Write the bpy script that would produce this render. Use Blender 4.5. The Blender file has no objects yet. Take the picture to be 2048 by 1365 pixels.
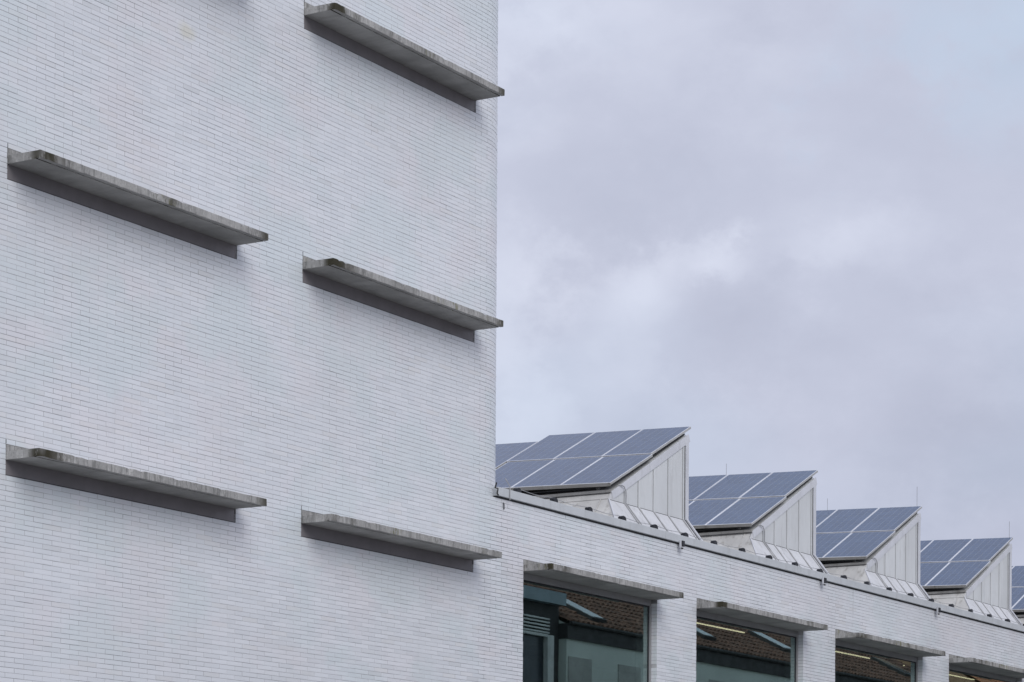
import bpy, math, random
from mathutils import Vector, Matrix
random.seed(7)
R = math.radians
sc = bpy.context.scene

# ------------------------------------------------------------------ camera
# metres; the street facade is the plane y = 0, x runs along the street, z = 0 is the eye level of the photographer
F_PX, TH, HOR, ROLL = 5296.76, 1.032623, 1800.71, 0.005722
right = Vector((math.cos(TH), -math.sin(TH), 0)); fwd = Vector((math.sin(TH), math.cos(TH), 0)); up = Vector((0, 0, 1))
cr, sr = math.cos(ROLL), math.sin(ROLL)
cx_, cy_ = right * cr + up * sr, up * cr - right * sr
cam = bpy.data.cameras.new('camera'); co = bpy.data.objects.new('camera', cam); sc.collection.objects.link(co)
m = Matrix((cx_, cy_, -fwd)).transposed().to_4x4(); m.translation = Vector((0, -19.05, 0)); co.matrix_world = m
cam.sensor_width = 36; cam.lens = F_PX / 2048 * 36; cam.shift_y = (HOR - 682.5) / 2048
cam.clip_start = .5; cam.clip_end = 2000
sc.camera = co

# ------------------------------------------------------------------ sky and sun
SUN = Vector((-.50, -.74, .62)).normalized()
w = bpy.data.worlds.new('World'); sc.world = w; w.use_nodes = True
nt = w.node_tree; N = nt.nodes; Lk = nt.links; N.clear()
def nd(t, **k):
    n = N.new(t)
    for a, b in k.items(): setattr(n, a, b)
    return n
out = nd('ShaderNodeOutputWorld'); bg = nd('ShaderNodeBackground'); bg.inputs[1].default_value = .1
sky = nd('ShaderNodeTexSky', sky_type='NISHITA'); sky.sun_disc = False
sky.sun_elevation = math.asin(SUN.z); sky.sun_rotation = math.atan2(SUN.x, SUN.y)
tc = nd('ShaderNodeTexCoord')
def wnoise(scale, detail, loc, stretch, rough=.5):
    mp = nd('ShaderNodeMapping'); mp.inputs['Location'].default_value = loc; mp.inputs['Scale'].default_value = stretch
    Lk.new(tc.outputs['Generated'], mp.inputs['Vector'])
    n = nd('ShaderNodeTexNoise'); n.inputs['Scale'].default_value = scale; n.inputs['Detail'].default_value = detail
    n.inputs['Roughness'].default_value = rough
    Lk.new(mp.outputs[0], n.inputs['Vector']); return n.outputs['Fac']
def mth(op, a, b=None, c=None, clamp=False):
    n = nd('ShaderNodeMath', operation=op); n.use_clamp = clamp
    for i, x in enumerate((a, b, c)):
        if x is None: continue
        if isinstance(x, (int, float)): n.inputs[i].default_value = x
        else: Lk.new(x, n.inputs[i])
    return n.outputs[0]
warp = wnoise(26, 8, (3, 1, 2), (1, 1, 1.3), .62)
def wisp(d, e1, w1, w2, tilt):       # a brighter streak of cloud around direction d, w1 long and w2 high (radians)
    d = Vector(d).normalized(); e = d.cross(Vector((0, 0, 1))).normalized(); v = e.cross(d)
    a = e * math.cos(tilt) + v * math.sin(tilt); b = v * math.cos(tilt) - e * math.sin(tilt)
    o = []
    for ax, wd in ((a, w1), (b, w2)):
        dt = nd('ShaderNodeVectorMath', operation='DOT_PRODUCT'); Lk.new(tc.outputs['Generated'], dt.inputs[0]); dt.inputs[1].default_value = ax
        q = mth('DIVIDE', dt.outputs['Value'], wd); q = mth('ADD', q, mth('MULTIPLY', mth('SUBTRACT', warp, .5), 4.))
        o.append(mth('MULTIPLY', q, q))
    return mth('MULTIPLY', mth('EXPONENT', mth('MULTIPLY', mth('ADD', *o), -1.)), e1)
big = wnoise(5.5, 3, (1.7, .4, .2), (1, 1, 2.2)); fine = wnoise(19, 7, (5, 2, 1), (1, 1, 1.7), .56)
cl = mth('ADD', mth('MULTIPLY', mth('SUBTRACT', big, .5), 1.7), mth('MULTIPLY', mth('SUBTRACT', fine, .5), 1.05))
def pxdir(x, y):
    a, b = (x - 1024) * cr - (HOR - y) * sr, (x - 1024) * sr + (HOR - y) * cr
    return right * (a / F_PX) + fwd + up * (b / F_PX)
for x, y, e1, w1, w2, tl in ((1420, 545, .80, .014, .008, .3), (1290, 600, .38, .022, .012, .5), (1260, 690, .22, .012, .022, 0), (1640, 485, .34, .030, .010, .1),
                             (1020, 60, .55, .045, .06, 0), (1010, 760, .45, .03, .05, 0), (1980, 400, .12, .03, .02, .2),
                             (1200, 330, -.35, .05, .04, .1), (1650, 700, -.22, .06, .02, .2), (2000, 900, -.42, .05, .035, 0),
                             (1450, 700, -.2, .03, .02, .5)):
    cl = mth('ADD', cl, wisp(pxdir(x, y), e1, w1, w2, tl))
cr_ = nd('ShaderNodeValToRGB'); Lk.new(mth('MULTIPLY_ADD', cl, .5, .42, clamp=True), cr_.inputs[0])
el = cr_.color_ramp.elements; el[0].position = 0; el[0].color = (4.55, 4.85, 6.1, 1); el[1].position = 1; el[1].color = (7.6, 8.0, 9.35, 1)
e = el.new(.45); e.color = (5.6, 5.92, 7.25, 1)
# thinner cloud where the blue shows through
thin = mth('ADD', mth('MULTIPLY', mth('SUBTRACT', wnoise(4.2, 3, (9, 3, 4), (1, 1, 1.6)), .52), 2.0), wisp(pxdir(1960, 110), .75, .045, .035, -.3), clamp=True)
thin = mth('MULTIPLY', thin, .6)
mx = nd('ShaderNodeMix', data_type='RGBA'); Lk.new(thin, mx.inputs['Factor']); Lk.new(cr_.outputs[0], mx.inputs['A'])
sk = nd('ShaderNodeMix', data_type='RGBA', blend_type='ADD'); sk.inputs['Factor'].default_value = .35
sk.inputs['A'].default_value = (4.5, 5.5, 6.6, 1); Lk.new(sky.outputs[0], sk.inputs['B']); Lk.new(sk.outputs['Result'], mx.inputs['B'])
Lk.new(mx.outputs['Result'], bg.inputs[0]); Lk.new(bg.outputs[0], out.inputs[0])

sl = bpy.data.lights.new('sun', 'SUN'); sl.energy = 1.45; sl.angle = R(38); sl.color = (1, .98, .965)
so = bpy.data.objects.new('sun', sl); so.rotation_euler = (-SUN).to_track_quat('-Z', 'Y').to_euler(); sc.collection.objects.link(so)
sc.view_settings.view_transform = 'Standard'; sc.view_settings.look = 'None'; sc.view_settings.gamma = 1
sc.view_settings.exposure = 0; sc.view_settings.use_curve_mapping = False

# ------------------------------------------------------------------ helpers
C = sc.collection
class MB:
    def __init__(s): s.v = []; s.f = []
    def poly(s, pts): n = len(s.v); s.v += [tuple(p) for p in pts]; s.f.append(tuple(range(n, n + len(pts)))); return s
    def box(s, x0, x1, y0, y1, z0, z1):
        n = len(s.v); s.v += [(x, y, z) for z in (z0, z1) for y in (y0, y1) for x in (x0, x1)]
        s.f += [tuple(n + i for i in q) for q in ((0, 2, 3, 1), (4, 5, 7, 6), (0, 1, 5, 4), (2, 6, 7, 3), (0, 4, 6, 2), (1, 3, 7, 5))]; return s
    def prism(s, pts, off):          # a polygon and its copy moved by off
        off = Vector(off); a = [Vector(p) for p in pts]; n = len(s.v); k = len(a)
        s.v += [tuple(p) for p in a] + [tuple(p + off) for p in a]
        s.f += [tuple(n + i for i in range(k))[::-1], tuple(n + k + i for i in range(k))]
        s.f += [(n + i, n + (i + 1) % k, n + k + (i + 1) % k, n + k + i) for i in range(k)]; return s
    def tube(s, pts, r, sides=6):
        pts = [Vector(p) for p in pts]; rings = []
        for i, p in enumerate(pts):
            t = (pts[min(i + 1, len(pts) - 1)] - pts[max(i - 1, 0)]).normalized()
            a = t.cross(Vector((0, 0, 1)) if abs(t.z) < .9 else Vector((1, 0, 0))).normalized(); b = t.cross(a)
            n = len(s.v); s.v += [tuple(p + (a * math.cos(2 * math.pi * k / sides) + b * math.sin(2 * math.pi * k / sides)) * r) for k in range(sides)]
            rings.append(n)
        for n0, n1 in zip(rings, rings[1:]):
            s.f += [(n0 + k, n0 + (k + 1) % sides, n1 + (k + 1) % sides, n1 + k) for k in range(sides)]
        s.f += [tuple(rings[0] + k for k in range(sides))[::-1], tuple(rings[-1] + k for k in range(sides))]; return s
    def bar(s, a, b, wdt, n):        # flat strip from a to b, wdt wide, n = thickness vector
        a, b, n = Vector(a), Vector(b), Vector(n); t = (b - a).normalized(); c = t.cross(n.normalized()) * wdt / 2
        return s.prism([a - c, b - c, b + c, a + c], n)
    def mesh(s, name, mat):
        me = bpy.data.meshes.new(name); me.from_pydata(s.v, [], s.f); me.validate(); me.update()
        if mat: me.materials.append(mat)
        import bmesh
        bm = bmesh.new(); bm.from_mesh(me); bmesh.ops.recalc_face_normals(bm, faces=bm.faces); bm.to_mesh(me); bm.free()
        return me
    def build(s, name, mat, parent=None, kind=None, label=None):
        o = bpy.data.objects.new(name, s.mesh(name, mat)); link(o, parent)
        if kind: o['kind'] = kind
        if label: o['label'] = label
        return o
def link(o, parent=None, world=None):
    C.objects.link(o)
    if parent is not None:
        o.parent = parent
        o.matrix_parent_inverse = Matrix.Translation(-parent.location) if parent.type == 'EMPTY' else Matrix()
    if world is not None: o.matrix_basis = world
def thing(name, label, cat, loc, group=None):
    o = bpy.data.objects.new(name, None); C.objects.link(o); o.location = loc; o.empty_display_size = .3
    o['label'] = label; o['category'] = cat
    if group: o['group'] = group
    return o
def tag(o, label, cat, group=None):
    o['label'] = label; o['category'] = cat
    if group: o['group'] = group
    return o
def bevel(o, wd=.006, seg=2):
    b = o.modifiers.new('bevel', 'BEVEL'); b.width = wd; b.segments = seg; b.limit_method = 'ANGLE'; b.angle_limit = R(40); return o

BL, BH, Z0 = .30, .05513, 4.648       # brick pitch along and up; a bed joint lies at Z0
X0 = 26.777
# ------------------------------------------------------------------ materials
class Mt:
    def __init__(s, name, rough=.6, metal=0., spec=.5, coat=0.):
        s.m = bpy.data.materials.new(name); s.m.use_nodes = True; s.t = s.m.node_tree; s.p = s.t.nodes['Principled BSDF']
        s.p.inputs['Roughness'].default_value = rough; s.p.inputs['Metallic'].default_value = metal
        s.p.inputs['Specular IOR Level'].default_value = spec; s.p.inputs['Coat Weight'].default_value = coat
        s.p.inputs['Coat Roughness'].default_value = .25
        s.pos = s.n('ShaderNodeNewGeometry').outputs['Position']
    def n(s, t, **k):
        x = s.t.nodes.new(t)
        for a, b in k.items(): setattr(x, a, b)
        return x
    def l(s, a, b): s.t.links.new(a, b)
    def put(s, sock, v):
        if isinstance(v, (int, float, tuple)): sock.default_value = v if not isinstance(v, tuple) or len(v) == len(sock.default_value) else (*v, 1)
        else: s.l(v, sock)
    def math(s, op, a, b=0., c=0., clamp=False):
        x = s.n('ShaderNodeMath', operation=op); x.use_clamp = clamp
        for i, q in enumerate((a, b, c)): s.put(x.inputs[i], q)
        return x.outputs[0]
    def noise(s, scale, stretch=(1, 1, 1), detail=4, rough=.55, vec=None, loc=(0, 0, 0)):
        mp = s.n('ShaderNodeMapping'); mp.inputs['Scale'].default_value = stretch; mp.inputs['Location'].default_value = loc
        s.l(vec or s.pos, mp.inputs['Vector'])
        x = s.n('ShaderNodeTexNoise'); x.inputs['Scale'].default_value = scale; x.inputs['Detail'].default_value = detail; x.inputs['Roughness'].default_value = rough
        s.l(mp.outputs[0], x.inputs['Vector']); return x.outputs['Fac']
    def ramp(s, f, a, b, va=0., vb=1.):
        x = s.n('ShaderNodeMapRange', interpolation_type='SMOOTHSTEP'); s.put(x.inputs[0], f)
        for i, q in enumerate((a, b, va, vb)): x.inputs[1 + i].default_value = q
        return x.outputs[0]
    def mix(s, f, a, b, mode='MIX'):
        x = s.n('ShaderNodeMix', data_type='RGBA', blend_type=mode); s.put(x.inputs['Factor'], f); s.put(x.inputs['A'], a); s.put(x.inputs['B'], b)
        return x.outputs['Result']
    def sep(s, v):
        x = s.n('ShaderNodeSeparateXYZ'); s.l(v, x.inputs[0]); return x.outputs
    def color(s, v): s.put(s.p.inputs['Base Color'], v); return s
    def bump(s, h, strength=.3, dist=.01):
        b = s.n('ShaderNodeBump'); b.inputs['Strength'].default_value = strength; b.inputs['Distance'].default_value = dist
        s.l(h, b.inputs['Height']); s.l(b.outputs[0], s.p.inputs['Normal']); return s

def M_brick():
    a = Mt('glazed_white_brick', .38, spec=.5, coat=.25)
    x, y, z = a.sep(a.pos)
    row = a.math('FLOOR', a.math('DIVIDE', a.math('SUBTRACT', z, Z0 - 20 * BH * 20), BH))
    col = a.math('FLOOR', a.math('ADD', a.math('DIVIDE', a.math('SUBTRACT', x, X0), BL), a.math('MULTIPLY', a.math('MODULO', row, 2.), .5)))
    cmb = a.n('ShaderNodeCombineXYZ'); a.l(row, cmb.inputs[0]); a.l(col, cmb.inputs[1])
    wn = a.n('ShaderNodeTexWhiteNoise', noise_dimensions='3D'); a.l(cmb.outputs[0], wn.inputs['Vector'])
    rnd = wn.outputs['Value']; wr, wg, wb = a.sep(wn.outputs['Color'])
    c = a.mix(rnd, (.725, .75, .78), (.795, .815, .845))
    c = a.mix(a.ramp(wg, .86, 1, 0, .30), c, (.72, .69, .65))
    c = a.mix(a.ramp(wb, .93, 1, 0, .32), c, (.60, .61, .61))
    # slow drifts of tone: firing batches, faint rosy and faint green
    c = a.mix(a.ramp(a.noise(.7, (1, 1, 1.5), 3), .48, .66, 0, .30), c, (.80, .735, .755))
    c = a.mix(a.ramp(a.noise(.9, (1, 1, 1.2), 3, loc=(7, 3, 9)), .48, .63, 0, .52), c, (.68, .755, .77))
    c = a.mix(a.ramp(a.noise(.35, (1, 1, 1), 4, loc=(17, 3, 2)), .42, .7, 0, .22), c, (.62, .62, .62))
    # rain streaks, thin and faint
    c = a.mix(a.ramp(a.noise(3.0, (1.6, 1.6, .22), 4, loc=(2, 0, 5)), .55, .8, 0, .16), c, (.52, .53, .52))
    # the pale ochre splash high on the tower
    dx = a.math('MULTIPLY', a.math('SUBTRACT', x, 24.45), 1.5); dz = a.math('MULTIPLY', a.math('SUBTRACT', z, 10.06), 2.8)
    rr = a.math('ADD', a.math('SQRT', a.math('ADD', a.math('MULTIPLY', dx, dx), a.math('MULTIPLY', dz, dz))), a.math('MULTIPLY', a.noise(4.), .5))
    c = a.mix(a.ramp(rr, .62, .30, 0, .55), c, (.70, .67, .52))
    a.color(c)
    a.put(a.p.inputs['Roughness'], a.ramp(wr, 0, 1, .27, .50))
    a.bump(a.math('ADD', a.noise(26, (1, 1, 3.)), a.math('MULTIPLY', rnd, .8)), .22, .004)
    return a.m
def M_concrete(name, base, dark=.35, algae=True):
    a = Mt(name, .85, spec=.3)
    x, y, z = a.sep(a.pos)
    nz = a.sep(a.n('ShaderNodeNewGeometry').outputs['True Normal'])[2]
    under = a.ramp(nz, -.5, -.9)                                   # the formed underside keeps its smooth boarded face
    edge = a.math('SUBTRACT', 1., under)
    c = a.mix(a.ramp(a.noise(1.6, (1, 1, 1), 5), .35, .7), tuple(v * .80 for v in base), tuple(v * 1.15 for v in base))
    c = a.mix(a.math('MULTIPLY', a.ramp(a.noise(5, (1.6, .35, 1), 5, .6), .42, .68), .22), c, tuple(v * .45 for v in base))
    st = a.noise(9, (2.2, 1.2, .25), 5, .65)
    c = a.mix(a.math('MULTIPLY', a.ramp(st, .46, .64, 0, dark + .1), edge), c, (.10, .10, .095))
    c = a.mix(a.math('MULTIPLY', a.ramp(a.noise(30, (1.6, 1, .5), 3), .5, .72, 0, .5), edge), c, tuple(v * 1.45 for v in base))
    c = a.mix(a.math('MULTIPLY', a.ramp(a.noise(50, (1, 1, 1), 2), .56, .72, 0, .5), edge), c, (.12, .12, .11))
    if algae:                                                      # moss sits on the outer edge, thickest at the free corners
        d = a.math('MULTIPLY', a.math('FRACT', a.math('DIVIDE', a.math('SUBTRACT', x, X0 - 54), 5.4)), 5.4)
        corner = a.math('MAXIMUM', a.ramp(d, .75, .0), a.ramp(d, 3.75, 4.03, 0, .75))
        out_ = a.ramp(y, -.25, -.42)
        corner = a.math('MULTIPLY', a.math('MULTIPLY', corner, out_), a.ramp(a.noise(2.3, (1, .4, .4), 2, loc=(1.3, 0, 4)), .36, .50))
        patch = a.ramp(a.noise(1.1, (1, .3, .1), 2, loc=(3.4, 0, 0)), .57, .66, 0, .8)
        mk = a.math('MULTIPLY', a.math('MAXIMUM', patch, a.math('MULTIPLY', corner, 1.25)), a.ramp(a.math('ADD', a.noise(12, (1, 1, .35), 4, .7), a.math('MULTIPLY', corner, .22)), .44, .60))
        c = a.mix(a.math('MULTIPLY', a.math('MULTIPLY', mk, edge), .9, clamp=True), c, (.046, .042, .026))
        mk2 = a.math('MULTIPLY', a.ramp(a.noise(.9, (1, .3, .1), 2, loc=(9.4, 0, 0)), .56, .64), a.ramp(a.noise(15, (1, 1, .3), 3, .7), .50, .60))
        c = a.mix(a.math('MULTIPLY', a.math('MULTIPLY', mk2, edge), .75), c, (.14, .135, .045))
    a.color(c).bump(a.math('ADD', a.noise(45), a.noise(8, (1, 1, 1))), .5, .006)
    return a.m
def M_plain(name, col, rough=.5, metal=0., spec=.5, vary=.12, scale=2.5, stretch=(1, 1, 1), dirt=None, coat=0.):
    a = Mt(name, rough, metal, spec, coat)
    c = a.mix(a.ramp(a.noise(scale, stretch, 5), .3, .7), tuple(v * (1 - vary) for v in col), tuple(min(1, v * (1 + vary)) for v in col))
    if dirt: c = a.mix(a.ramp(a.noise(3.2, (2.5, 2.5, .35), 5, .65), .5, .75, 0, dirt), c, (.16, .145, .11))
    a.color(c); a.put(a.p.inputs['Roughness'], a.ramp(a.noise(6, detail=3), .3, .7, rough * .8, min(1, rough * 1.2)))
    a.bump(a.noise(30), .12, .003); return a.m
brick_m = M_brick()
def M_mortar():
    a = Mt('pale_grey_mortar', .95, spec=.2); x, y, z = a.sep(a.pos)
    c = a.mix(a.ramp(a.noise(1.1, (1, 1, 1.2), 5), .3, .7), (.34, .34, .35), (.60, .60, .61))
    c = a.mix(a.math('MULTIPLY', a.ramp(x, 30.75, 31.2), a.ramp(a.noise(1.4, (1, 1, .6), 4, loc=(0, 4, 2)), .42, .62)), c, (.10, .10, .11))
    c = a.mix(a.ramp(a.noise(2.6, (.5, 1, 4.), 3, loc=(5, 5, 1)), .62, .72, 0, .8), c, (.13, .13, .14))
    a.color(c); return a.m
mortar_m = M_mortar()
conc_m = M_concrete('weathered_concrete', (.40, .395, .38), .42)
soffit_m = M_concrete('formed_concrete_soffit', (.33, .325, .31), .22, False)
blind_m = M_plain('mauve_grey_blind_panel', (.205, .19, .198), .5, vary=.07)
jointd_m = M_plain('dark_sealant', (.05, .05, .055), .8)
fascia_m = M_plain('pale_grey_coated_metal', (.57, .595, .61), .42, .0, vary=.06, dirt=.16)
clad_m = M_plain('light_grey_zinc_cladding', (.66, .675, .675), .45, .0, vary=.07, scale=1.2, stretch=(1, 1, .4), dirt=.22)
apron_m = M_plain('white_coated_metal', (.675, .68, .69), .42, .0, vary=.06, dirt=.38)
rake_m = M_plain('pale_trim_metal', (.64, .65, .68), .4, vary=.05, dirt=.20)
curb_m = M_plain('off_white_curb_render', (.62, .61, .58), .7, vary=.12, dirt=.55)
shade_m = M_plain('dark_grey_steel', (.05, .05, .05), .6, .3)
gut_m = M_plain('weathered_aluminium_edge', (.42, .41, .38), .5, .3, dirt=.6)
seam_shade_m = M_plain('grey_painted_seam_shade', (.30, .305, .31), .7)  # mid grey that paints in the shade beside the ribs
black_m = M_plain('black_rubber_plastic', (.018, .019, .024), .5)
wire_m = M_plain('aluminium_wire', (.42, .42, .42), .45, .6)
alu_m = M_plain('anodised_panel_frame', (.74, .76, .80), .4, .0, vary=.05)
frame_m = M_plain('window_frame_aluminium', (.33, .33, .33), .45, .35, vary=.05)
roof_m = M_plain('grey_roof_membrane', (.30, .30, .31), .85)
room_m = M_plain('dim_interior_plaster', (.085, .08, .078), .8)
def M_cells():
    a = Mt('solar_cells_under_glass', .12, spec=.5, coat=.15); a.p.inputs['Coat Roughness'].default_value = .05
    ob = a.n('ShaderNodeTexCoord').outputs['Object']; x, y, z = a.sep(ob)
    def line(v, pitch, off, wd):
        q = a.math('ABSOLUTE', a.math('SUBTRACT', a.math('FRACT', a.math('DIVIDE', a.math('SUBTRACT', v, off), pitch)), .5))
        return a.math('GREATER_THAN', q, .5 - wd / pitch / 2)
    cellx = line(x, .1585, .0175, .005); celly = line(y, .1515, .0165, .006)
    bus = a.math('MAXIMUM', line(y, .1515 / 3, .0165 + .025, .0022), 0.)
    ix = a.math('FLOOR', a.math('DIVIDE', x, .1585)); iy = a.math('FLOOR', a.math('DIVIDE', y, .1515))
    oi = a.n('ShaderNodeObjectInfo').outputs['Random']
    cb = a.n('ShaderNodeCombineXYZ'); a.l(ix, cb.inputs[0]); a.l(iy, cb.inputs[1]); a.l(oi, cb.inputs[2])
    wn = a.n('ShaderNodeTexWhiteNoise', noise_dimensions='3D'); a.l(cb.outputs[0], wn.inputs['Vector'])
    vo = a.n('ShaderNodeTexVoronoi'); vo.inputs['Scale'].default_value = 55; a.l(ob, vo.inputs['Vector'])
    c = a.mix(wn.outputs['Value'], (.012, .048, .112), (.030, .078, .165))
    c = a.mix(.35, c, a.mix(vo.outputs['Color'], (.02, .045, .11), (.07, .11, .24)))
    c = a.mix(a.math('MULTIPLY', bus, .32), c, (.34, .38, .46))
    c = a.mix(a.math('MAXIMUM', a.math('MULTIPLY', cellx, .3), a.math('MULTIPLY', celly, .55)), c, (.38, .42, .50))
    a.color(c); return a.m
cell_m = M_cells()
def M_glass():
    a = Mt('tinted_window_glass'); t = a.t; t.nodes.remove(a.p)
    gl = a.n('ShaderNodeBsdfGlossy'); gl.inputs['Color'].default_value = (.76, .93, .90, 1); gl.inputs['Roughness'].default_value = .0
    tr = a.n('ShaderNodeBsdfTransparent'); tr.inputs['Color'].default_value = (.70, .76, .74, 1)
    lw = a.n('ShaderNodeLayerWeight'); lw.inputs['Blend'].default_value = .5; fc = a.math('MULTIPLY_ADD', a.math('POWER', lw.outputs['Facing'], 4.), .72, .26)
    mx = a.n('ShaderNodeMixShader'); a.l(fc, mx.inputs[0]); a.l(tr.outputs[0], mx.inputs[1]); a.l(gl.outputs[0], mx.inputs[2])
    b = a.n('ShaderNodeBump'); b.inputs['Strength'].default_value = .006; b.inputs['Distance'].default_value = .02; a.l(a.noise(.8), b.inputs['Height'])
    a.l(b.outputs[0], gl.inputs['Normal'])
    a.l(mx.outputs[0], t.nodes['Material Output'].inputs[0]); return a.m
glass_m = M_glass()

# ------------------------------------------------------------------ ground
GZ = -1.6
g = MB().box(-600, 900, -700, 700, GZ - .3, GZ - .12).build('ground', M_plain('ground_earth', (.14, .13, .11), .95), kind='structure')
MB().box(-60, 160, -9.0, -2.2, GZ - .119, GZ - .1).build('road', M_plain('asphalt', (.055, .055, .058), .9, vary=.25), kind='structure')
pv = M_plain('pavement_concrete', (.42, .415, .40), .85, vary=.15)
MB().box(-60, 160, -2.2, .05, GZ - .119, GZ).build('pavement', pv, kind='structure')
MB().box(-60, 160, -30, -9.0, GZ - .119, GZ).build('square_paving', pv, kind='structure')

# ------------------------------------------------------------------ brick masonry
OW = 4.05                                   # width of an opening
XW1 = 31.722                                # movement joint between tower and wing
ZP = Z0 + 17 * BH                           # top course of the low wing
ZT = Z0 + 170 * BH                          # top course of the tower
ARC0, RAD = 31.12, 1.0                      # the tower's corner is rounded from here
row_z = [Z0, Z0 + 57 * BH, Z0 + 114 * BH]
t_open = [(X0 - 5.4 * c, X0 - 5.4 * c + OW, z - 3 * BH, z + 3 * BH) for c in (0, 1) for z in row_z]
w_open = [(X0 + 5.4 * k, X0 + 5.4 * k + OW, -.534, Z0 + 3 * BH) for k in range(1, 7)]
def proj_area(x, z):                        # how large a brick shows from the street corner where the photographer stands
    v = Vector((x, 19.05, z)); d = v.dot(fwd); u = v.dot(right) / d * F_PX; h = v.z / d * F_PX
    return (u, h, (math.cos(TH) * F_PX - u * math.sin(TH)) / d * F_PX / d)
def in_view(x, z):
    u, h, _ = proj_area(x, z); return -1010 < u < 1010 and 445 < h < 1790
J = .0052
def cut(z0, z1, x0, x1, openings):
    segs = [(x0, x1)]
    for a, b, c, d in openings:
        if z1 > c + .002 and z0 < d - .002:
            nx = []
            for s, t in segs:
                if t <= a or s >= b: nx.append((s, t)); continue
                if s < a: nx.append((s, a))
                if t > b: nx.append((b, t))
            segs = nx
    return [(s, t) for s, t in segs if t - s > .03]
def add_brick(mb, x0, x1, z0, z1, dep=.02, dy=0., path=None):
    c = .0012; x0 += J * .62; x1 -= J * .62; z0 += J * .44; z1 -= J * .44
    if path is None:
        n = len(mb.v)
        mb.v += [(x0, dep, z0), (x1, dep, z0), (x1, dep, z1), (x0, dep, z1), (x0, dy + c, z0), (x1, dy + c, z0), (x1, dy + c, z1), (x0, dy + c, z1),
                 (x0 + c, dy, z0 + c), (x1 - c, dy, z0 + c), (x1 - c, dy, z1 - c), (x0 + c, dy, z1 - c)]
        mb.f += [tuple(n + i for i in q) for q in ((0, 1, 5, 4), (1, 2, 6, 5), (2, 3, 7, 6), (3, 0, 4, 7), (4, 5, 9, 8), (5, 6, 10, 9), (6, 7, 11, 10), (7, 4, 8, 11), (8, 9, 10, 11))]
    else:
        k = 3; P = []
        for i in range(k + 1):
            s = x0 + (x1 - x0) * i / k; (px, py), (nx, ny) = path(s)
            P.append(((px - nx * dep, py - ny * dep), (px - nx * (-dy), py - ny * (-dy))))
        n = len(mb.v)
        for (bx, by), (fx, fy) in P: mb.v += [(bx, by, z0), (fx, fy, z0), (fx, fy, z1), (bx, by, z1)]
        for i in range(k):
            a = n + 4 * i; b = a + 4
            mb.f += [(a + 1, b + 1, b + 2, a + 2), (a, b, b + 1, a + 1), (a + 2, b + 2, b + 3, a + 3)]
        mb.f += [(n, n + 1, n + 2, n + 3), (n + 4 * k, n + 4 * k + 3, n + 4 * k + 2, n + 4 * k + 1)]
def tower_path(s):                          # s runs along the wall from x = 0; returns point and outward normal
    if s <= ARC0: return (s, 0.), (0., -1.)
    a = (s - ARC0) / RAD
    if a <= math.pi / 2: return (ARC0 + RAD * math.sin(a), RAD - RAD * math.cos(a)), (math.sin(a), -math.cos(a))
    return (ARC0 + RAD, RAD + (s - ARC0 - RAD * math.pi / 2)), (1., 0.)
def masonry(parent, xa, xb, za_row, zb_row, openings, curved_from=None):
    rest = MB(); cand = []
    rj = random.Random(3)
    for r in range(za_row, zb_row):
        z0, z1 = Z0 + r * BH, Z0 + (r + 1) * BH
        curved = curved_from is not None and r >= curved_from
        xe = ARC0 + RAD * math.pi / 2 + 8 if curved else xb
        k0 = math.floor((xa - X0) / BL) - 1; off = .5 * (r % 2); k = k0
        jt = random.Random(r * 7 + 5).uniform(-.006, .006)
        tooth = X0 + (math.ceil((XW1 - X0) / BL - off) + off) * BL + jt
        xe = xe if curved else (tooth if xb == XW1 else xb); xs_ = tooth if xa == XW1 else xa
        while X0 + (k + off) * BL < xe:
            a, b = X0 + (k + off) * BL + jt, X0 + (k + 1 + off) * BL + jt; k += 1
            a2, b2 = max(a, xs_), min(b, xe)
            if b2 - a2 < .04: continue
            # joints snap to the edges of openings
            for s, t in cut(z0, z1, a2, b2, openings):
                dz = rj.uniform(-.0008, .0008); dy = rj.uniform(-.0016, .0016)
                edge = any(abs(s - o[1]) < .02 or abs(t - o[0]) < .02 for o in openings)
                if curved and t > ARC0 + .001: add_brick(rest, s, t, z0, z1, .02, dy, tower_path); continue
                full = abs((t - s) - BL) < .004 and not edge
                xm, zm = (s + t) / 2, (z0 + z1) / 2
                if full and in_view(xm, zm): cand.append((proj_area(xm, zm)[2], s, z0, dy, dz))
                else: add_brick(rest, s, t, z0 + dz, z1 + dz, .102 if edge else .02, dy)
    cand.sort(reverse=True)
    one = MB(); add_brick(one, 0, BL, 0, BH); me = one.mesh('brick', brick_m)
    for ar, s, z0, dy, dz in cand[:300]:
        o = bpy.data.objects.new('brick', me); link(o, parent, Matrix.Translation((s, dy, z0 + dz)))
    for ar, s, z0, dy, dz in cand[300:]: add_brick(rest, s, s + BL, z0 + dz, z0 + BH + dz, .02, dy)
    rest.build('brickwork', brick_m, parent, kind='stuff')
def core(mb, xa, xb, za, zb, openings, y0=.0030, y1=.36, e=.0075):
    xs = sorted({xa, xb, *[o[0] - e for o in openings], *[o[1] + e for o in openings]})
    for a, b in zip(xs, xs[1:]):
        m_ = (a + b) / 2; os_ = sorted((o[2] - e, o[3] + e) for o in openings if o[0] - e < m_ < o[1] + e)
        z = za
        for c, d in os_:
            if d <= za or c >= zb: continue
            if c > z: mb.box(a, b, y0, y1, z, c)
            z = min(zb, max(z, d))
        if z < zb: mb.box(a, b, y0, y1, z, zb)

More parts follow.
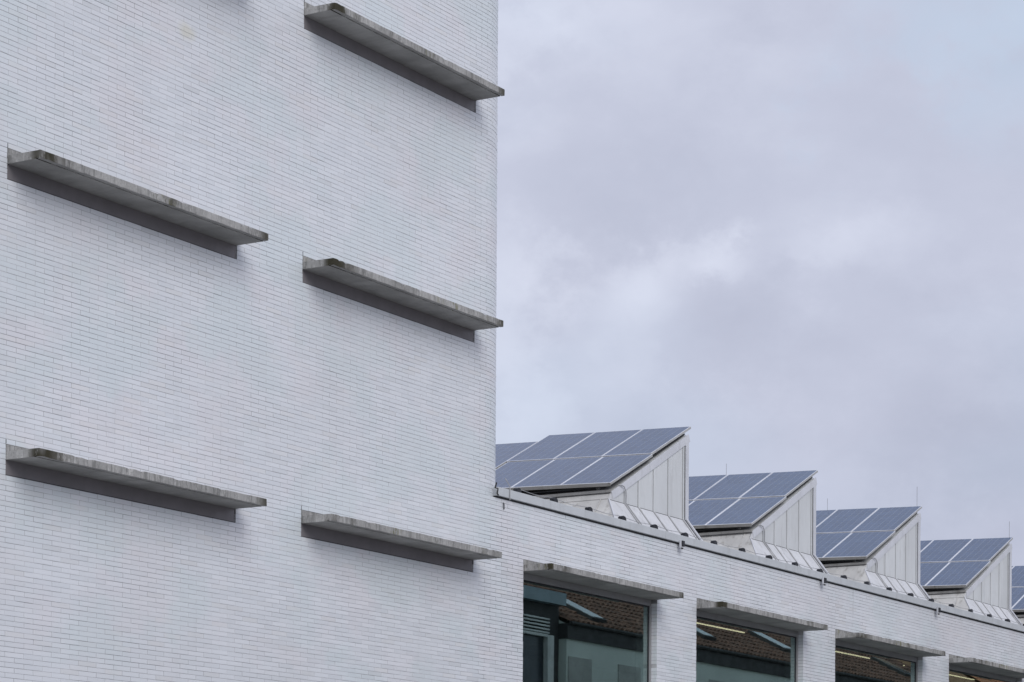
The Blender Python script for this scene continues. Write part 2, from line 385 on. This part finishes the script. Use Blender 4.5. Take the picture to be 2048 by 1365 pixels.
XL = X0 - 5.4 * 2 - 1.2
tower = thing('brick_tower', 'tall windowless tower block of glazed white brick with a rounded corner and concrete ledges', 'building', (24, 5, GZ))
wing = thing('brick_wing', 'low white brick wing with big windows and a metal parapet beside the tall tower', 'building', (48, 5, GZ))
r_lo = math.ceil((GZ - Z0) / BH)
masonry(tower, XL, XW1, r_lo, 170, t_open, 17)
masonry(wing, XW1, X0 + 5.4 * 7, r_lo, 17, w_open)
# the joint between the two and a second one further along
mt = MB(); core(mt, XL, XW1, GZ, ZP, t_open)
core(mt, XL, ARC0, ZP, ZT, t_open)
arc = [(ARC0 + (RAD - .0030) * math.sin(i * math.pi / 28), RAD - (RAD - .0030) * math.cos(i * math.pi / 28)) for i in range(15)]
pts = [(ARC0, .36), *arc, (ARC0 + RAD - .0030, RAD + 8), (ARC0, RAD + 8)]
mt.prism([(x, y, ZP + .0005) for x, y in pts], (0, 0, ZT - ZP))
mt.box(XL, ARC0 - .01, .5, RAD + 8, GZ, ZT)
mt.build('mortar_joints', mortar_m, tower)
MB().box(XL - .03, ARC0 + .2, -.04, RAD + 8, ZT, ZT + .15).build('roof_coping', fascia_m, tower)
mw = MB(); core(mw, XW1 + .001, X0 + 5.4 * 7, GZ, ZP, w_open); mw.build('mortar_joints', mortar_m, wing)
MB().box(43.737, 43.745, -.0012, .0029, Z0 + 8 * BH, ZP - .004).build('movement_joint', mortar_m, wing)

# ------------------------------------------------------------------ concrete ledges over the openings
def slab_mesh(x0, x1, z, seed, dep=.461, t=.086, yin=.3):
    """ledge with a drip groove under its outer edge, edges a little uneven"""
    rr = random.Random(seed); prof = [(yin, z), (-dep + .075, z), (-dep + .072, z + .012), (-dep + .055, z + .012), (-dep + .052, z), (-dep + .004, z), (-dep, z + .004), (-dep, z + t - .006), (-dep + .006, z + t), (yin, z + t + .004)]
    xs = []; x = x0
    while x < x1 - .06: xs.append(x); x += rr.uniform(.05, .11)
    xs.append(x1); mb = MB(); k = len(prof); rows = []
    for i, x in enumerate(xs):
        n = len(mb.v); rows.append(n); chip = rr.random() < .07
        for j, (y, zz) in enumerate(prof):
            a = .0022 if j in (5, 6, 7, 8) else .0006
            q = .010 if chip and j in (7, 8) else 0
            mb.v.append((x, y + rr.uniform(-a, a) + q, zz + rr.uniform(-a, a) - q * .7))
    for a, b in zip(rows, rows[1:]): mb.f += [(a + j, a + (j + 1) % k, b + (j + 1) % k, b + j) for j in range(k)]
    mb.f += [tuple(range(rows[0], rows[0] + k)), tuple(range(rows[-1], rows[-1] + k))]
    return mb
led = 0
def ledge(parent, x0, z, label, blind):
    global led; led += 1
    o = slab_mesh(x0 + .004, x0 + OW - .004, z, 40 + led).build('concrete_ledge', conc_m, parent, label=label)
    MB().box(x0 + .003, x0 + OW - .003, -.004, .3, z + .0905, z + 3 * BH - .003).build('upstand', conc_m, o)
    if blind:
        MB().box(x0 - .004, x0 + .004, -.0022, .004, z + 3 * BH + .004, z + 3 * BH + .05).build('open_joint', jointd_m, o)
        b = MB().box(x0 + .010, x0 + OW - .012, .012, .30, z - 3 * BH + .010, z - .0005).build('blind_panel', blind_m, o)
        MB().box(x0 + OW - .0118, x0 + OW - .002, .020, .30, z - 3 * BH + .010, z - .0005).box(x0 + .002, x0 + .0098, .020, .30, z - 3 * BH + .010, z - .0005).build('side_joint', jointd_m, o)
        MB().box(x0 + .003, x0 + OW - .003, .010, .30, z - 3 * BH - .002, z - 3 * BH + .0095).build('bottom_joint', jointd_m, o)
    return o
names = {(0, 2): 'highest ledge of the tower beside its rounded corner', (0, 1): 'middle ledge beside the rounded corner', (0, 0): 'lowest ledge beside the rounded corner, level with the window ledges',
         (1, 2): 'topmost ledge of the column away from the rounded corner', (1, 1): 'middle ledge of the column away from the rounded corner', (1, 0): 'lowest ledge of the column away from the rounded corner'}
for c in (0, 1):
    for i, z in enumerate(row_z): ledge(tower, X0 - 5.4 * c, z, names[(c, i)], True)
for k, (a, b, c, d) in enumerate(w_open): ledge(wing, a, Z0, ['mossy ledge over the first window', 'ledge over the second window with green and yellow lichen', 'ledge over the third window', 'ledge over the fourth window', 'ledge over the fifth window', 'ledge over the sixth window'][k], False)

# ------------------------------------------------------------------ windows and the rooms behind them
for a, b, c, d in w_open:
    z1 = Z0 - .001
    fr = MB().box(a + .002, b - .002, .095, .175, z1 - .095, z1).box(a + .002, a + .062, .095, .175, c, z1 - .0955).box(b - .052, b - .002, .095, .175, c, z1 - .0955).box(a + .0625, b - .0525, .095, .175, c, c + .08)
    fo = bevel(fr.build('window', frame_m, wing), .004)
    MB().box(a + .062, b - .052, .118, .124, c + .08, z1 - .095).build('glass_pane', glass_m, fo)
    MB().box(a + .0621, a + .085, .112, .1175, c + .081, z1 - .096).box(b - .075, b - .0521, .112, .1175, c + .081, z1 - .096).box(a + .0855, b - .0755, .112, .1175, z1 - .115, z1 - .096).build('gasket', black_m, fo)
    MB().box(a - .02, b + .02, -.03, .094, c - .03, c - .002).build('window_sill', fascia_m, fo)
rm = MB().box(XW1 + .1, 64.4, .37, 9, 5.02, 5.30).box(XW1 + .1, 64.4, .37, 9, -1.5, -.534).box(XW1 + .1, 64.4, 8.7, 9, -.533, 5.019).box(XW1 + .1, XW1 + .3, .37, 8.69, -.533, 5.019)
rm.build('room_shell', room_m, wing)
lamp_m = Mt('warm_tube_light', .5); lamp_m.p.inputs['Emission Color'].default_value = (1, .82, .55, 1); lamp_m.p.inputs['Emission Strength'].default_value = 1.9; lamp_m.color((.8, .8, .7))
for x0, x1, lb in ((38.55, 42.40, 'second'), (44.10, 48.00, 'third'), (49.75, 53.65, 'fourth')):
    t = thing('ceiling_lamp', f'thin warm strip light glowing behind the {lb} big window', 'lamp', (x0, 1.5, 4.78), 'strip lights inside the wing')
    MB().box(x0, x1, 1.485, 1.515, 4.756, 4.772).build('lamp_tube', lamp_m.m, t)
    MB().box(x0, x1, 1.47, 1.53, 4.7725, 4.82).box(x0 + .5, x0 + .51, 1.495, 1.505, 4.8205, 5.019).box(x1 - .51, x1 - .5, 1.495, 1.505, 4.8205, 5.019).build('lamp_housing', shade_m, t)

# ------------------------------------------------------------------ parapet
XE = X0 + 5.4 * 7
MB().box(31.42, XE, -.002, .30, ZP + .0005, ZP + .024).build('shadow_gap', jointd_m, wing)
ZF0, ZF1 = ZP + .0245, ZP + .142
x = 31.40; cuts = [33.92, 36.42, 38.92, 41.42, 43.74, 46.3, 48.9, 51.4, 53.9, 56.4, 58.9, 61.4, XE]
for c in cuts:
    MB().prism([(x + .002, -.045, ZF0), (x + .002, -.047, ZF0 + .003), (x + .002, -.047, ZF1 - .003), (x + .002, -.045, ZF1), (x + .002, .30, ZF1 + .012), (x + .002, .30, ZF0)], (c - x - .004, 0, 0)).build('fascia_panel', fascia_m, wing)
    x = c
MB().box(XW1 + .1, XE, .31, 30, 5.32, 5.50).build('roof_deck', roof_m, wing)
# rainwater bracket lamps below the parapet
for x, lb in ((36.92, 'between the first and second window'), (42.33, 'between the second and third window'), (47.64, 'between the third and fourth window')):
    t = thing('wall_bracket', f'small white bracket with black fitting under the parapet, {lb}', 'bracket', (x, -.05, ZP), 'small fittings along the parapet')
    bevel(MB().box(x - .062, x - .040, -.085, -.054, ZP - .05, ZP + .06).box(x - .062, x + .05, -.095, -.054, ZP - .062, ZP - .0505).build('bracket_plate', rake_m, t), .004)
    bevel(MB().box(x - .039, x + .050, -.10, -.0545, ZP - .038, ZP + .052).build('fitting', black_m, t), .008)
    MB().tube([(x - .03, -.09, ZP - .0625), (x - .03, -.09, ZP - .085)], .018, 8).build('nozzle', shade_m, t)
# lightning conductor along the parapet
lc = thing('lightning_conductor', 'thin wire held by small black blocks along the parapet top', 'cable', (40, .02, ZF1))
xs = [31.98 + 1.03 * k for k in range(31)]
wp = []
for i, x in enumerate(xs):
    wp.append((x, .0, ZF1 + .060))
    if i < len(xs) - 1: wp.append((x + .5, .0, ZF1 + .040 + random.uniform(-.006, .004)))
MB().tube(wp, .0045, 5).build('wire', wire_m, lc)
hold = MB(); pr = [(-.062, 0), (.062, 0), (.056, .030), (.034, .056), (-.02, .064), (-.054, .046)]
hold.prism([(a, -.035, b) for a, b in pr], (0, .07, 0)); hm = hold.mesh('wire_holder', black_m)
for x in xs:
    o = bpy.data.objects.new('wire_holder', hm); link(o, lc, Matrix.Translation((x, -.008, ZF1 + .001)) @ Matrix.Rotation(random.uniform(-.15, .15), 4, 'Z'))
# the odd wire that drops over the fascia beside the tower
MB().tube([(31.70, .02, ZF1 + .16), (31.695, -.06, ZF1 + .04), (31.69, -.062, ZF0 - .03)], .008, 6).build('drop_wire', wire_m, lc)
MB().tube([(31.60, -.012, ZP - .05), (31.60, -.02, ZP - .075), (31.615, -.012, ZP - .14)], .009, 6).build('loose_clip', shade_m, wing)
MB().tube([(31.33, -.06, ZF1 + .05), (31.345, -.03, ZF1 - .02), (31.38, -.055, ZF1 - .03), (31.365, -.05, ZF0 + .02), (31.39, -.055, ZF0)], .012, 6).build('end_clip', shade_m, wing)

# ------------------------------------------------------------------ sawtooth roof lights with their solar arrays
RIDGE = [41.50, 46.89, 52.18, 57.64, 63.0]
YF = 2.16; YB = 20.
WHO = ['nearest the tower', 'second from the tower', 'third from the tower', 'fourth from the tower', 'farthest and cut by the frame']
def saw(i, xr):
    t = thing('sawtooth_skylight', f'pale sawtooth roof light with ribbed end wall, {WHO[i]}', 'skylight', (xr, YF, 5.5), 'sawtooth roof lights in a row on the wing')
    xa, xb = xr - 2.86, xr - .11; za, zb, zf = 6.80, 8.165, 6.665
    P = lambda x: za + (zb - za) * (x - xa) / (xb - xa)
    # body: extruded back
    MB().prism([(xa, YF, 5.5), (xb, YF, 5.5), (xb, YF, zb), (xa, YF, za)], (0, YB - YF, 0)).build('roof_body', clad_m, t)
    # end wall panels between the ribs
    seams = [xa, xr - 2.40, xr - 1.91, xr - 1.36, xr - .82, xr - .26, xb]
    for a, b in zip(seams, seams[1:]):
        MB().prism([(a + .003, YF - .001, zf), (b - .003, YF - .001, zf), (b - .003, YF - .001, P(b) - .05), (a + .003, YF - .001, P(a) - .05)], (0, -.018, 0)).build('cladding_panel', clad_m, t)
    for s in seams[1:-1]:
        MB().box(s - .022, s - .0095, YF - .0215, YF - .0195, zf, P(s) - .11).build('joint_shade_strip', seam_shade_m, t)  # strips along wall and apron ribs, the rib shadow put in as grey colour
        MB().bar((s - .017, YF - .023, zf), (s - .012, YF - .023 - .72, zf - .947), .014, (0, -.004, .003)).build('joint_shade_strip', seam_shade_m, t)
        MB().box(s - .009, s + .009, YF - .034, YF - .0195, zf, P(s) - .11).build('seam_rib', clad_m, t)
        MB().bar((s, YF - .028, zf - .004), (s + .005, YF - .028 - .72, zf - .95), .018, (0, -.012, .010)).build('seam_rib', apron_m, t)
    # sloping rake board, right hand corner board, left hand corner board
    nv = Vector((-(zb - za), 0, xb - xa)).normalized()
    a, b = Vector((xa - .02, YF - .020, za)), Vector((xb + .03, YF - .020, zb + .015)); q = nv * -.135
    bevel(MB().prism([a, b, b + q, a + q], (0, -.020, 0)).build('rake_board', rake_m, t), .004)
    bevel(MB().box(xb - .075, xb + .03, YF - .046, YF - .0205, zf, zb - .02).build('corner_board', rake_m, t), .004)
    MB().box(xb - .092, xb - .0755, YF - .022, YF - .0195, zf, P(xb) - .16).build('joint_shade_strip', jointd_m, t)
    # aprons that flare out below the fold, front and left
    dz = 1.0; k = .76
    f0 = [(xa - .10, YF - .02, zf), (xb + .03, YF - .02, zf), (xb + .03, YF - .02 - dz * k, zf - dz), (xa - .10 - dz * .85, YF - .02 - dz * k, zf - dz)]
    MB().prism(f0, (0, .02, -.02)).build('front_apron', apron_m, t)
    MB().bar((xb - .02, YF - .024, zf + .004), (xb - .02, YF - .024 - dz * k, zf + .004 - dz), .055, (0, -.022, .016)).build('apron_edge', rake_m, t)
    MB().bar((xb - .062, YF - .022, zf), (xb - .062, YF - .022 - dz * k, zf - dz), .022, (0, -.006, .005)).build('joint_shade_strip', jointd_m, t)
    MB().prism([(xa, YF - .02, za - .02), (xa - .10, YF - .02, zf), (xa, YF - .02, zf)], (0, .018, 0)).prism([(xa - .004, YF - .02, za - .03), (xa + .10, YF - .02, za - .03), (xa + .10, YF - .02, zf), (xa - .004, YF - .02, zf)], (0, -.010, 0)).build('corner_flashing', apron_m, t)
    l0 = [(xa, YF - .019, za - .02), (xa - .10, YF - .019, zf), (xa - .10 - dz * .85, YF - .019 - dz * k, zf - dz), (xa - .10 - dz * .85, YB, zf - dz), (xa - .10, YB, zf), (xa, YB, za - .02)]
    lm = MB(); lm.poly([l0[0], l0[1], l0[4], l0[5]]); lm.poly([l0[1], l0[2], l0[3], l0[4]]); lo = lm.build('side_apron', curb_m, t)
    so_ = lo.modifiers.new('thickness', 'SOLIDIFY'); so_.thickness = .012; so_.offset = -1
    for y in (YF + .12, YF + .78, YF + 1.44, YF + 2.1, YF + 2.76):
        MB().bar((xa - .012, y, za - .03), (xa - .11, y, zf + .0), .012, (-.008, 0, .003)).bar((xa - .108, y, zf), (xa - .10 - dz * .85, y - .02, zf - dz), .012, (-.008, 0, .006)).build('side_rib', curb_m, t)
    MB().bar((xa - .105, YF - .035, zf), (xa - .105 - dz * .85, YF - .035 - dz * k, zf - dz), .022, (-.008, -.008, .008)).build('hip_trim', rake_m, t)
    # eaves fascia and the dark gap under the panels
    MB().box(xa - .035, xa - .001, YF - .03, YB, za - .015, za + .035).build('eaves_board', gut_m, t)
    MB().box(xa - .045, xa - .0355, YF - .02, YB, za - .024, za - .0155).build('joint_shade_strip', jointd_m, t)
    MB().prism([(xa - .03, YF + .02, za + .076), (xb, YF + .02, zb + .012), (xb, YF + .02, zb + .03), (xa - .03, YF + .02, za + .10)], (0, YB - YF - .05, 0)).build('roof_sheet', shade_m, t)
    # fold flashing line
    MB().box(xa - .10, xb + .02, YF - .026, YF - .0205, zf - .022, zf + .001).build('fold_joint', jointd_m, t)
    # cable conduit hooked over the rake and down the apron
    cp = [(xr - 2.64, YF - .03, P(xr - 2.64) + .03), (xr - 2.60, YF - .06, P(xr - 2.6) + .02), (xr - 2.50, YF - .068, 6.93), (xr - 2.43, YF - .066, 6.86), (xr - 2.41, YF - .060, 6.78), (xr - 2.405, YF - .055, 6.67), (xr - 2.39, YF - .20, 6.47), (xr - 2.375, YF - .42, 6.19), (xr - 2.37, YF - .47, 6.10)]
    if i != 3: MB().tube(cp, .0095, 8).build('conduit', wire_m, t)
    if i < 3: MB().box(xr - 2.42, xr - 2.34, YF - .50, YF - .40, 6.10, 6.20).build('junction_box', gut_m, t)
    # vertical glazing on the far side
    for j in range(12):
        y0 = YF + .3 + j * 1.4
        MB().box(xb + .001, xb + .03, y0, y0 + 1.3, 6.7, 8.0).build('skylight_window', frame_m, t)
    return t
side_m = M_plain('panel_side_rail', (.46, .46, .45), .5, .2, dirt=.3)
pl = MB().box(0, 1.62, 0, .945, -.04, -.003).mesh('panel', side_m)
fr = MB()
for b in ((0, 1.62, 0, .011), (0, 1.62, .934, .945), (0, .020, .0111, .9339), (1.610, 1.62, .0111, .9339)): fr.box(b[0], b[1], b[2], b[3], -.0029, .0015)
frm = fr.mesh('frame_lip', alu_m); gls = MB().box(.0202, 1.6098, .0112, .9338, -.0028, .0).mesh('cells', cell_m)
def array(i, xr, y0, cols, rows=2, shift=0., label=None, missing=()):
    t = thing('solar_array', label, 'solar panels', (xr - 1.5, y0, 7.4), 'solar arrays on the sawtooth roofs')
    al = R(25.1); A = Vector((math.cos(al), 0, math.sin(al))); B = Vector((0, 1, .0315)).normalized(); Nn = A.cross(B).normalized()
    org = Vector((xr - 2.966, 2.10, 6.935)) + B * (y0 - 2.10) - A * shift
    rr = random.Random(i)
    for r in range(rows):
        for c in range(cols):
            if (r, c) in missing: continue
            jn = Matrix.Rotation(rr.uniform(-.0025, .0025), 4, 'X') @ Matrix.Rotation(rr.uniform(-.0018, .0018), 4, 'Y')
            p = org + A * (r * 1.648) + B * (c * .965 + (.03 if r else 0)) + Nn * (.008 * r)
            M = Matrix((A, B, Nn)).transposed().to_4x4(); M.translation = p
            o = bpy.data.objects.new('panel', pl); link(o, t, M @ jn)
            for nm, me in (('frame_lip', frm), ('cells', gls)):
                q = bpy.data.objects.new(nm, me); C.objects.link(q); q.parent = o
    # rails, end clamps and feet
    L = rows * 1.648
    for c in range(1, cols):
        a = org + B * (c * .965 - .0185) + A * .0
        MB().prism([a - Nn * .03, a + B * .017 - Nn * .03, a + B * .017 - Nn * .003, a - Nn * .003], A * 1.62).build('joint_strip', alu_m, t)
        if rows == 2:
            a = a + A * 1.648 + B * .03 + Nn * .006; MB().prism([a - Nn * .03, a + B * .017 - Nn * .03, a + B * .017 - Nn * .003, a - Nn * .003], A * 1.62).build('joint_strip', alu_m, t)
    for s in (.35, 1.27, 1.99, 2.92):
        if s > L: continue
        a = org + A * s - Nn * .062 + B * .10; MB().prism([a - A * .02 - Nn * .02, a + A * .02 - Nn * .02, a + A * .02 + Nn * .02, a - A * .02 + Nn * .02], B * (cols * .965 - .12)).build('rail', alu_m, t)
    for c in range(cols):
        a = org + A * .10 + B * (c * .965 + .3) - Nn * .041
        MB().prism([a, a + A * .05, a + A * .05 - Nn * .10, a - Nn * .10], B * .04).build('mounting_foot', gut_m, t)
    a = org + A * 1.6215
    MB().prism([a - Nn * .03, a + A * .010 - Nn * .03, a + A * .010 - Nn * .003, a - Nn * .003], B * (cols * .965)).build('row_gap_strip', gut_m, t)
    # upturned lower edge profile
    a = org - A * .004
    MB().prism([a - Nn * .058, a - A * .008 - Nn * .058, a - A * .008 - Nn * .002, a - Nn * .002], B * (cols * .965 - .02)).build('edge_profile', gut_m, t)
    return t
for i, xr in enumerate(RIDGE):
    saw(i, xr)
    lab = ['two rows of blue solar panels on the sawtooth nearest the tower', 'blue solar panels on the second sawtooth from the tower', 'blue solar panels on the third sawtooth, between two ribbed end walls',
           'blue solar panels on the fourth sawtooth from the tower', 'sliver of solar panels at the frame edge on the last sawtooth'][i]
    array(i, xr, 2.10, 3 if i == 0 else 4, label=lab)
# behind the first array a further one sits lower on the slope
array(11, RIDGE[0], 2.10 + 3 * .965, 5, shift=.40, label='solar panels set lower on the slope behind the first array, half hidden by the tower')
# air terminals on the roof
for x, y, z0, z1, lb in ((46.88, 4.08, 8.0, 8.61, 'faint thin rod rising behind the second solar array'), (52.2, 4.29, 8.0, 8.65, 'short thin rod near the tower side of the third solar array'),
                         (52.2, 2.24, 8.05, 8.75, 'tall thin rod at the ridge tip of the third solar array'), (57.62, 2.20, 8.05, 8.70, 'thin rod at the ridge tip of the fourth solar array')):
    tag(MB().tube([(x, y, z0), (x, y, z1)], .0045, 6).build('lightning_rod', wire_m), lb, 'rod', 'lightning rods on the sawtooth ridges')

# ------------------------------------------------------------------ houses across the street (seen mirrored in the windows)
YO = -10.96
hw = M_plain('pale_house_render', (.74, .80, .74), .85, vary=.08, scale=.6); hd = M_plain('dark_cornice', (.05, .05, .052), .7)
tile_m = M_plain('old_clay_tiles', (.165, .09, .062), .85, vary=.5, scale=7); til2 = M_plain('orange_clay_tiles', (.50, .22, .11), .8, vary=.3, scale=3)
skyl_m = Mt('roof_window_glass', .05, spec=1.); skyl_m.color((.08, .10, .11)); skyl_m.p.inputs['Metallic'].default_value = .6; skyl_m.color((.55, .62, .66))
def house(name, x0, x1, ez, dep, pitch, wall, tmat, label, step=(.235, .34)):
    t = thing(name, label, 'house', ((x0 + x1) / 2, YO - 4, GZ))
    tn = math.tan(R(pitch)); rz = ez + tn * dep
    MB().box(x0, x1, YO - 2 * dep, YO, GZ, ez - .36).build('wall', wall, t)
    MB().box(x0 - .05, x1 + .05, YO - .3, YO + .06, ez - .36, ez - .012).build('cornice', hd, t)
    MB().tube([(x0, YO + .10, ez), (x1, YO + .10, ez)], .05, 8).build('gutter', shade_m, t)
    MB().prism([(x0, YO, ez - .0355), (x0, YO - dep, rz - .035), (x0, YO - 2 * dep, ez - .0355)], (x1 - x0, 0, 0)).build('gable', wall, t)
    A = Vector((0, -math.cos(R(pitch)), math.sin(R(pitch)))); Nn = Vector((0, math.sin(R(pitch)), math.cos(R(pitch))))
    tl = MB(); nr = int(dep / math.cos(R(pitch)) / step[1]); nc = int((x1 - x0) / step[0]); rr = random.Random(5)
    for r in range(nr):
        for c in range(nc):
            o = Vector((x0 + c * step[0], YO + .08, ez)) + A * (r * step[1]); wv = step[0]; n = len(tl.v); j = rr.uniform(-.008, .008)
            for s, lift in ((0, .045), (step[1] * 1.1, .012)):
                for q, h in ((0, 0), (.28, .045), (.55, .06), (.80, .03), (1.04, -.005)):
                    tl.v.append(tuple(o + Vector((q * wv, 0, 0)) + A * s + Nn * (h + lift + j)))
            tl.f += [(n + a, n + a + 1, n + a + 6, n + a + 5) for a in range(4)]
            tl.f.append((n, n + 1, n + 2, n + 3, n + 4))
    tl.build('roof_tiles', tmat, t, kind='stuff')
    return t, A, Nn
h1, A1, N1 = house('tiled_house', 53.06, 78.2, 6.40, 6.5, 27, hw, tile_m, 'pale rendered house with brown tiled roof, mirrored in the first windows')
for k in range(10):
    xx = 52.62 + .5 + k * 2.42
    if xx + 1.1 > 78: break
    MB().box(xx, xx + 1.1, YO - .001, YO + .03, 2.6, 5.64).build('shutter', M_plain('grey_shutter', (.46, .47, .44), .7) if k == 0 else bpy.data.materials['grey_shutter'], h1)
for xx, s0, wv in ((54.4, .25, .74), (60.9, .6, .7), (66.3, .9, .8), (74.7, .8, .8)):
    o = Vector((xx, YO + .08, 6.40)) + A1 * s0 + N1 * .05
    f = MB().prism([o, o + Vector((wv, 0, 0)), o + Vector((wv, 0, 0)) + A1 * 1.25, o + A1 * 1.25], N1 * .11).build('roof_window', hd, h1)
    o2 = o + Vector((.06, 0, 0)) + A1 * .07 + N1 * .111
    MB().prism([o2, o2 + Vector((wv - .12, 0, 0)), o2 + Vector((wv - .12, 0, 0)) + A1 * 1.1, o2 + A1 * 1.1], N1 * .01).build('pane', skyl_m.m, f)
an = thing('flat_roofed_annex', 'small flat roofed annex with slatted screen and white post, mirrored in the first window', 'building', (50, -14, GZ))
an_w = M_plain('white_trim_paint', (.70, .72, .70), .6)
MB().box(46, 53.04, YO - 5, YO - .2, GZ, 6.79).build('wall', hd, an)
MB().box(46, 53.04, YO - 5, YO, 6.791, 7.07).build('roof_edge', M_plain('blue_grey_roof_edge', (.30, .38, .42), .5), an)
for k in range(5): MB().box(46, 52.46, YO - .15, YO - .10, 6.10 + k * .078, 6.135 + k * .078).build('slat', an_w, an)
MB().box(46, 52.2, YO - .12, YO, 6.0, 6.06).build('white_rail', an_w, an)
MB().box(52.2, 52.48, YO - .12, YO, GZ, 6.05).build('white_post', an_w, an)
MB().box(46, 52.19, YO - .19, YO - .13, GZ, 5.99).build('dark_glazing', M_plain('dark_blue_glazing', (.03, .04, .055), .2), an)
house('orange_roofed_house', 79.6, 99, 6.9, 5.0, 32, M_plain('ochre_render', (.42, .27, .17), .85), til2, 'house with bright orange tiled roof, mirrored in the farther windows')
